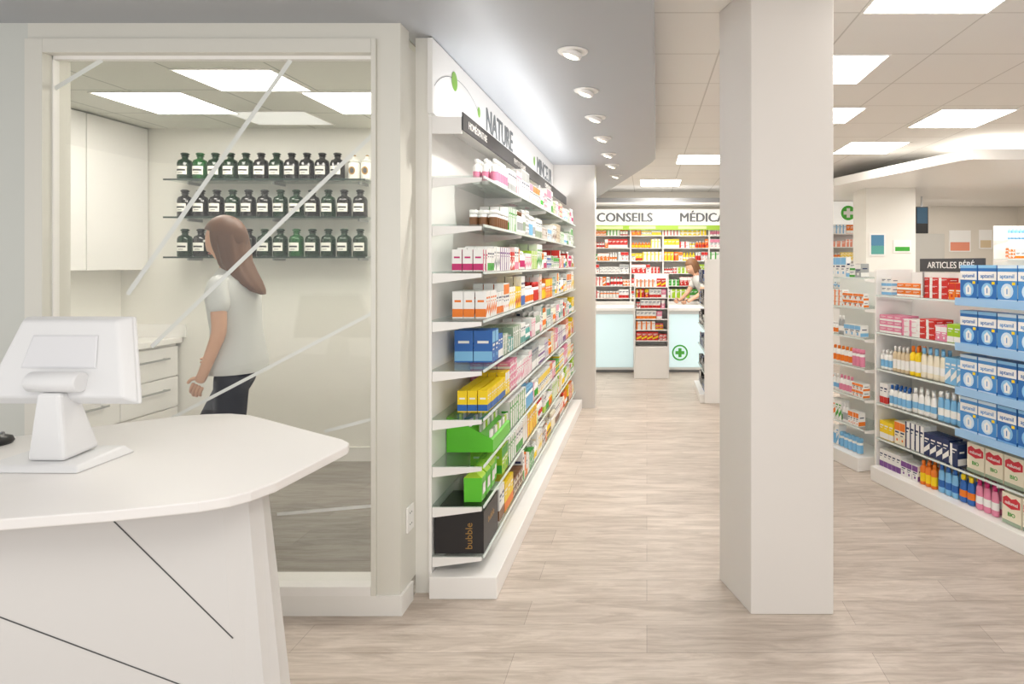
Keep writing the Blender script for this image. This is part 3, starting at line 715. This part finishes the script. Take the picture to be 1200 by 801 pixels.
# ------------------------------------------------------------------ people
SKIN=mat('skin','#d9a98c',.5); HAIR=mat('brown_hair','#74503a',.5,var=.45); HAIR2=mat('light_brown_hair','#8d6445',.5,var=.4)
SHIRT=mat('white_cotton','#d6d8d6',.8,bump=.2); JEAN=mat('dark_denim','#252a3b',.8,bump=.3); SHOE=mat('white_shoe','#d8d8d8',.5)
def ell(c,f,u,s,rf,ru,rs,n=20,m=14,fn=None):
    V=[];F=[]
    for j in range(m+1):
        t=math.pi*j/m
        for i in range(n):
            a=2*math.pi*i/n
            x,y,z=math.sin(t)*math.cos(a),math.sin(t)*math.sin(a),math.cos(t)
            if fn: x,y,z=fn(x,y,z)
            V.append(tuple(c+f*rf*x+s*rs*y+u*ru*z))
    for j in range(m):
        for i in range(n):
            F.append((j*n+i,(j+1)*n+i,(j+1)*n+(i+1)%n,j*n+(i+1)%n))
    return V,F
def skinmesh(V,E,Rr,root=0,sub=2):
    me=bpy.data.meshes.new('sk'); me.from_pydata([tuple(v) for v in V],E,[])
    o=bpy.data.objects.new('sk_tmp',me); COL.objects.link(o)
    o.modifiers.new('s','SKIN'); md=o.modifiers.new('u','SUBSURF'); md.levels=sub; md.render_levels=sub
    for i,r in enumerate(Rr):
        sv=me.skin_vertices[0].data[i]; sv.radius=(r,r); sv.use_root=(i==root)
    dg=bpy.context.evaluated_depsgraph_get(); dg.update()
    m2=bpy.data.meshes.new_from_object(o.evaluated_get(dg)); bpy.data.objects.remove(o)
    return m2
def person(label,base,J,yaw,hair,longhair=True):
    r=thing('person',label,'person',base,yaw)
    names=['pelvis','spine','chest','neck','jaw','shL','elL','wrL','paL','shR','elR','wrR','paR','hipL','knL','anL','toL','hipR','knR','anR','toR']
    V=[J[n] for n in names]; I={n:i for i,n in enumerate(names)}
    E=[('pelvis','spine'),('spine','chest'),('chest','neck'),('neck','jaw'),('chest','shL'),('shL','elL'),('elL','wrL'),('wrL','paL'),('chest','shR'),('shR','elR'),('elR','wrR'),('wrR','paR'),('pelvis','hipL'),('hipL','knL'),('knL','anL'),('anL','toL'),('pelvis','hipR'),('hipR','knR'),('knR','anR'),('anR','toR')]
    E=[(I[a],I[b]) for a,b in E]
    Rd=dict(pelvis=.075,spine=.07,chest=.08,neck=.05,jaw=.045)
    for s in 'LR': Rd.update({'sh'+s:.044,'el'+s:.037,'wr'+s:.026,'pa'+s:.027,'hip'+s:.065,'kn'+s:.045,'an'+s:.034,'to'+s:.03})
    body=MB().addmesh(skinmesh(V,E,[Rd[n] for n in names]),SKIN,smooth=True)
    h=Vector(J['head']); f=Vector(J.get('face',(1,0,-.12))).normalized(); sd=Vector((0,1,0)); up=f.cross(sd).normalized()
    if up.z<0: up=-up
    def face(x,y,z):
        if z<0: y*=1-.28*(-z); x*=(1-.12*(-z)) 
        if x>.55 and abs(y)<.9: x-= .06
        if x>.7 and abs(y)<.22 and -.45<z<.1: x+= .22*(1-abs(y)/.3)*(.6+(-z))
        return x,y,z
    body.vf(ell(h,f,up,sd,.098,.122,.076,28,24,face),SKIN)
    for s in 'LR':
        p=Vector(J['pa'+s]); d=(p-Vector(J['wr'+s])).normalized()
        fwd=Vector((1,0,0)); fwd=(fwd-d*fwd.dot(d)).normalized(); inn=d.cross(fwd).normalized()*(1 if s=='L' else -1)
        for k,L in enumerate((.062,.072,.068,.055)):
            o=p+fwd*(.024-.016*k)+d*.01
            body.addmesh(skinmesh([o,o+d*L*.45+d*.01,o+d*L*.8+inn*.01+d*.01,o+d*L+inn*.024+d*.003],[(0,1),(1,2),(2,3)],[.0095,.009,.008,.007],0,1),SKIN,smooth=True)
        o=p-d*.02+fwd*.02
        body.addmesh(skinmesh([o,o+fwd*.025+d*.02,o+fwd*.032+d*.05],[(0,1),(1,2)],[.011,.010,.008],0,1),SKIN,smooth=True)
    part('body',body,r)
    sp=lambda a,b,t:tuple(Vector(J[a]).lerp(Vector(J[b]),t))
    pv=Vector(J['pelvis']); n=20
    def ring(c,rx,ry): return [(c[0]+rx*math.cos(2*math.pi*i/n),c[1]+ry*math.sin(2*math.pi*i/n),c[2]) for i in range(n)]
    sp_=Vector(J['spine']);chv=Vector(J['chest']);nk=Vector(J['neck'])
    rs=[(pv+Vector((.01,0,-.06)),.142,.180),(pv+Vector((0.01,0,0)),.136,.175),(pv.lerp(sp_,.6),.118,.155),(sp_,.112,.148),(sp_.lerp(chv,.5),.116,.155),(chv,.12,.165),(chv.lerp(nk,.45)+Vector((-.008,0,0)),.10,.150),(chv.lerp(nk,.68)+Vector((-.01,0,0)),.075,.105),(chv.lerp(nk,.9)+Vector((-.005,0,0)),.056,.062)]
    V=[];F=[]
    for c,a,b in rs: V+=ring(c,a,b)
    for j in range(len(rs)-1):
        for i in range(n): F.append((j*n+i,j*n+(i+1)%n,(j+1)*n+(i+1)%n,(j+1)*n+i))
    shirt=MB().vf((V,F),SHIRT)
    for s in 'LR':
        a=Vector(J['sh'+s]); b=Vector(J['el'+s]); ins=a.lerp(chv,.45)+Vector((0,0,.03))
        shirt.addmesh(skinmesh([ins,a,a.lerp(b,.3),a.lerp(b,.68)],[(0,1),(1,2),(2,3)],[.05,.05,.056,.062],0,2),SHIRT,smooth=True)
    part('shirt',shirt,r,'loose white short-sleeved shirt')
    hipc=pv+Vector((0,0,-.02))
    part('trousers',MB().addmesh(skinmesh([hipc,J['hipL'],J['knL'],sp('knL','anL',.97),J['hipR'],J['knR'],sp('knR','anR',.97)],[(0,1),(1,2),(2,3),(0,4),(4,5),(5,6)],[.09,.092,.068,.055,.092,.068,.055],0,2),JEAN,smooth=True),r,'dark blue jeans')
    for s in 'LR':
        a=Vector(J['an'+s]); t=Vector(J['to'+s]); hl=a+Vector((-.035,0,-.045))
        part('shoe',MB().addmesh(skinmesh([a+Vector((0,0,-.01)),hl,a.lerp(t,.6),t+Vector((.03,0,0))],[(0,1),(0,2),(2,3)],[.045,.036,.042,.033],0,2),SHOE,smooth=True),r,'white trainer')
    for k in(-1,1):
        part('eye',MB().vf(ell(h+f*.083+sd*.030*k+up*.006,f,up,sd,.0105,.007,.012,10,8),cm('white')).vf(ell(h+f*.0905+sd*.030*k+up*.006,f,up,sd,.004,.0055,.0055,8,6),cm('brown')),r)
        part('ear',MB().vf(ell(h+sd*.075*k-up*.005-f*.005,f,up,sd,.018,.03,.01,10,8),SKIN),r)
    part('mouth',MB().vf(ell(h+f*.081-up*.062,f,up,sd,.008,.006,.022,10,8),mat('lips','#b5655c',.4)),r)
    def cap(x,y,z):
        if x>.25 and z<.45: x=.25+(x-.25)*.25
        return x,y,z
    hm=MB().vf(ell(h+up*.012-f*.012,f,up,sd,.112,.128,.092,28,20,cap),hair)
    c=[(h-f*.03+up*.02,.085,.09),(h-f*.04-up*.05,.078,.095),(h-f*.05-up*.13,.070,.095),(h-f*.08-up*.19,.062,.09),(h-f*.115-up*.245,.052,.078),(h-f*.155-up*.295,.030,.05),(h-f*.18-up*.32,.008,.02)]
    if not longhair: c=[(h-f*.03+up*.02,.085,.09),(h-f*.05-up*.05,.07,.08),(h-f*.08-up*.11,.04,.05),(h-f*.13-up*.16,.03,.035),(h-f*.15-up*.21,.01,.01)]
    V=[];F=[]; n=40
    for q,(cc,a,b) in enumerate(c):
        for i in range(n):
            an=2*math.pi*i/n; w=1+.05*math.sin(9*an+.5*q)+.03*math.sin(4*an)
            V.append(tuple(cc+f*a*w*math.cos(an)+sd*b*w*math.sin(an)))
    for j in range(len(c)-1):
        for i in range(n): F.append((j*n+i,(j+1)*n+i,(j+1)*n+(i+1)%n,j*n+(i+1)%n))
    hm.vf((V,F),hair)
    part('hair',hm,r)
    return r
J1=dict(pelvis=(0,0,.97),spine=(.015,0,1.14),chest=(.035,0,1.33),neck=(.055,0,1.49),jaw=(.075,0,1.56),head=(.085,0,1.625),
 shL=(.02,.150,1.405),elL=(-.02,.195,1.14),wrL=(.05,.21,.94),paL=(.08,.205,.88),
 shR=(.04,-.150,1.405),elR=(.05,-.195,1.15),wrR=(.19,-.17,1.02),paR=(.235,-.16,.98),
 hipL=(-.01,.085,.88),knL=(-.0,.09,.48),anL=(-.11,.09,.12),toL=(.0,.09,.035),
 hipR=(.05,-.085,.88),knR=(.26,-.085,.53),anR=(.26,-.085,.11),toR=(.38,-.085,.05))
person('woman in white T-shirt and dark jeans walking with loose brown hair',(-2.24,3.52,.003),J1,math.pi,HAIR)
J2=dict(pelvis=(-.12,0,.92),spine=(-.06,0,1.06),chest=(.04,0,1.22),neck=(.13,0,1.34),jaw=(.17,0,1.39),head=(.20,0,1.45),
 shL=(.05,.155,1.28),elL=(.16,.20,1.06),wrL=(.30,.15,.965),paL=(.36,.14,.945),
 shR=(.05,-.155,1.28),elR=(.16,-.20,1.06),wrR=(.30,-.15,.965),paR=(.36,-.14,.945),
 hipL=(-.11,.085,.85),knL=(-.08,.09,.47),anL=(-.12,.09,.085),toL=(0,.09,.035),
 hipR=(-.11,-.085,.85),knR=(-.08,-.09,.47),anR=(-.12,-.09,.085),toR=(0,-.09,.035),face=(1,0,-.5))
person('woman in white coat leaning over the service counter, brown hair',(.86,9.72,0),J2,math.radians(205),HAIR2,False)

# ------------------------------------------------------------------ emit products
cam_p=Vector((0,0,1.5))
for kind,lst in PL.items():
    lst.sort(key=lambda t:(t[1]-cam_p).length+2.5*t[4])
    mc_={}
    for tpl,p,rt,lab,bk_ in lst[:300]:
        k=id(tpl)
        if k not in mc_: mc_[k]=[(n,mb.mesh(n)) for n,mb in tpl]
        (n0,m0),*rest=mc_[k]
        o=bpy.data.objects.new(kind,m0); o.location=p; o.rotation_euler=(0,0,rt); COL.objects.link(o)
        o['label']=lab; o['category']='product box' if kind=='product_box' else 'product bottle'; o['group']='boxed products on shelves' if kind=='product_box' else 'bottled products on shelves'
        for n,m in rest:
            c=bpy.data.objects.new(n,m); c.parent=o; COL.objects.link(c)
    if len(lst)>300:
        big=MB()
        for tpl,p,rt,lab,bk_ in lst[300:]:
            Mx=Matrix.Translation(p)@Matrix.Rotation(rt,4,'Z')
            for n,mb in tpl: big.add(mb,Mx)
        o=solo(kind,big,'many small assorted '+('boxes' if kind=='product_box' else 'bottles')+' filling the distant shop shelves','product box' if kind=='product_box' else 'product bottle',kind='stuff')
print('products',{k:len(v) for k,v in PL.items()})

# ------------------------------------------------------------------ camera
cd=bpy.data.cameras.new('camera'); cd.sensor_width=36; cd.lens=22.5; cd.shift_x=-158/1200; cd.shift_y=-91.5/1200; cd.clip_start=.05
co=bpy.data.objects.new('camera',cd); co.location=(0,0,1.5); co.rotation_euler=(R90,0,0); COL.objects.link(co); scene.camera=co
scene.view_settings.view_transform='Standard'
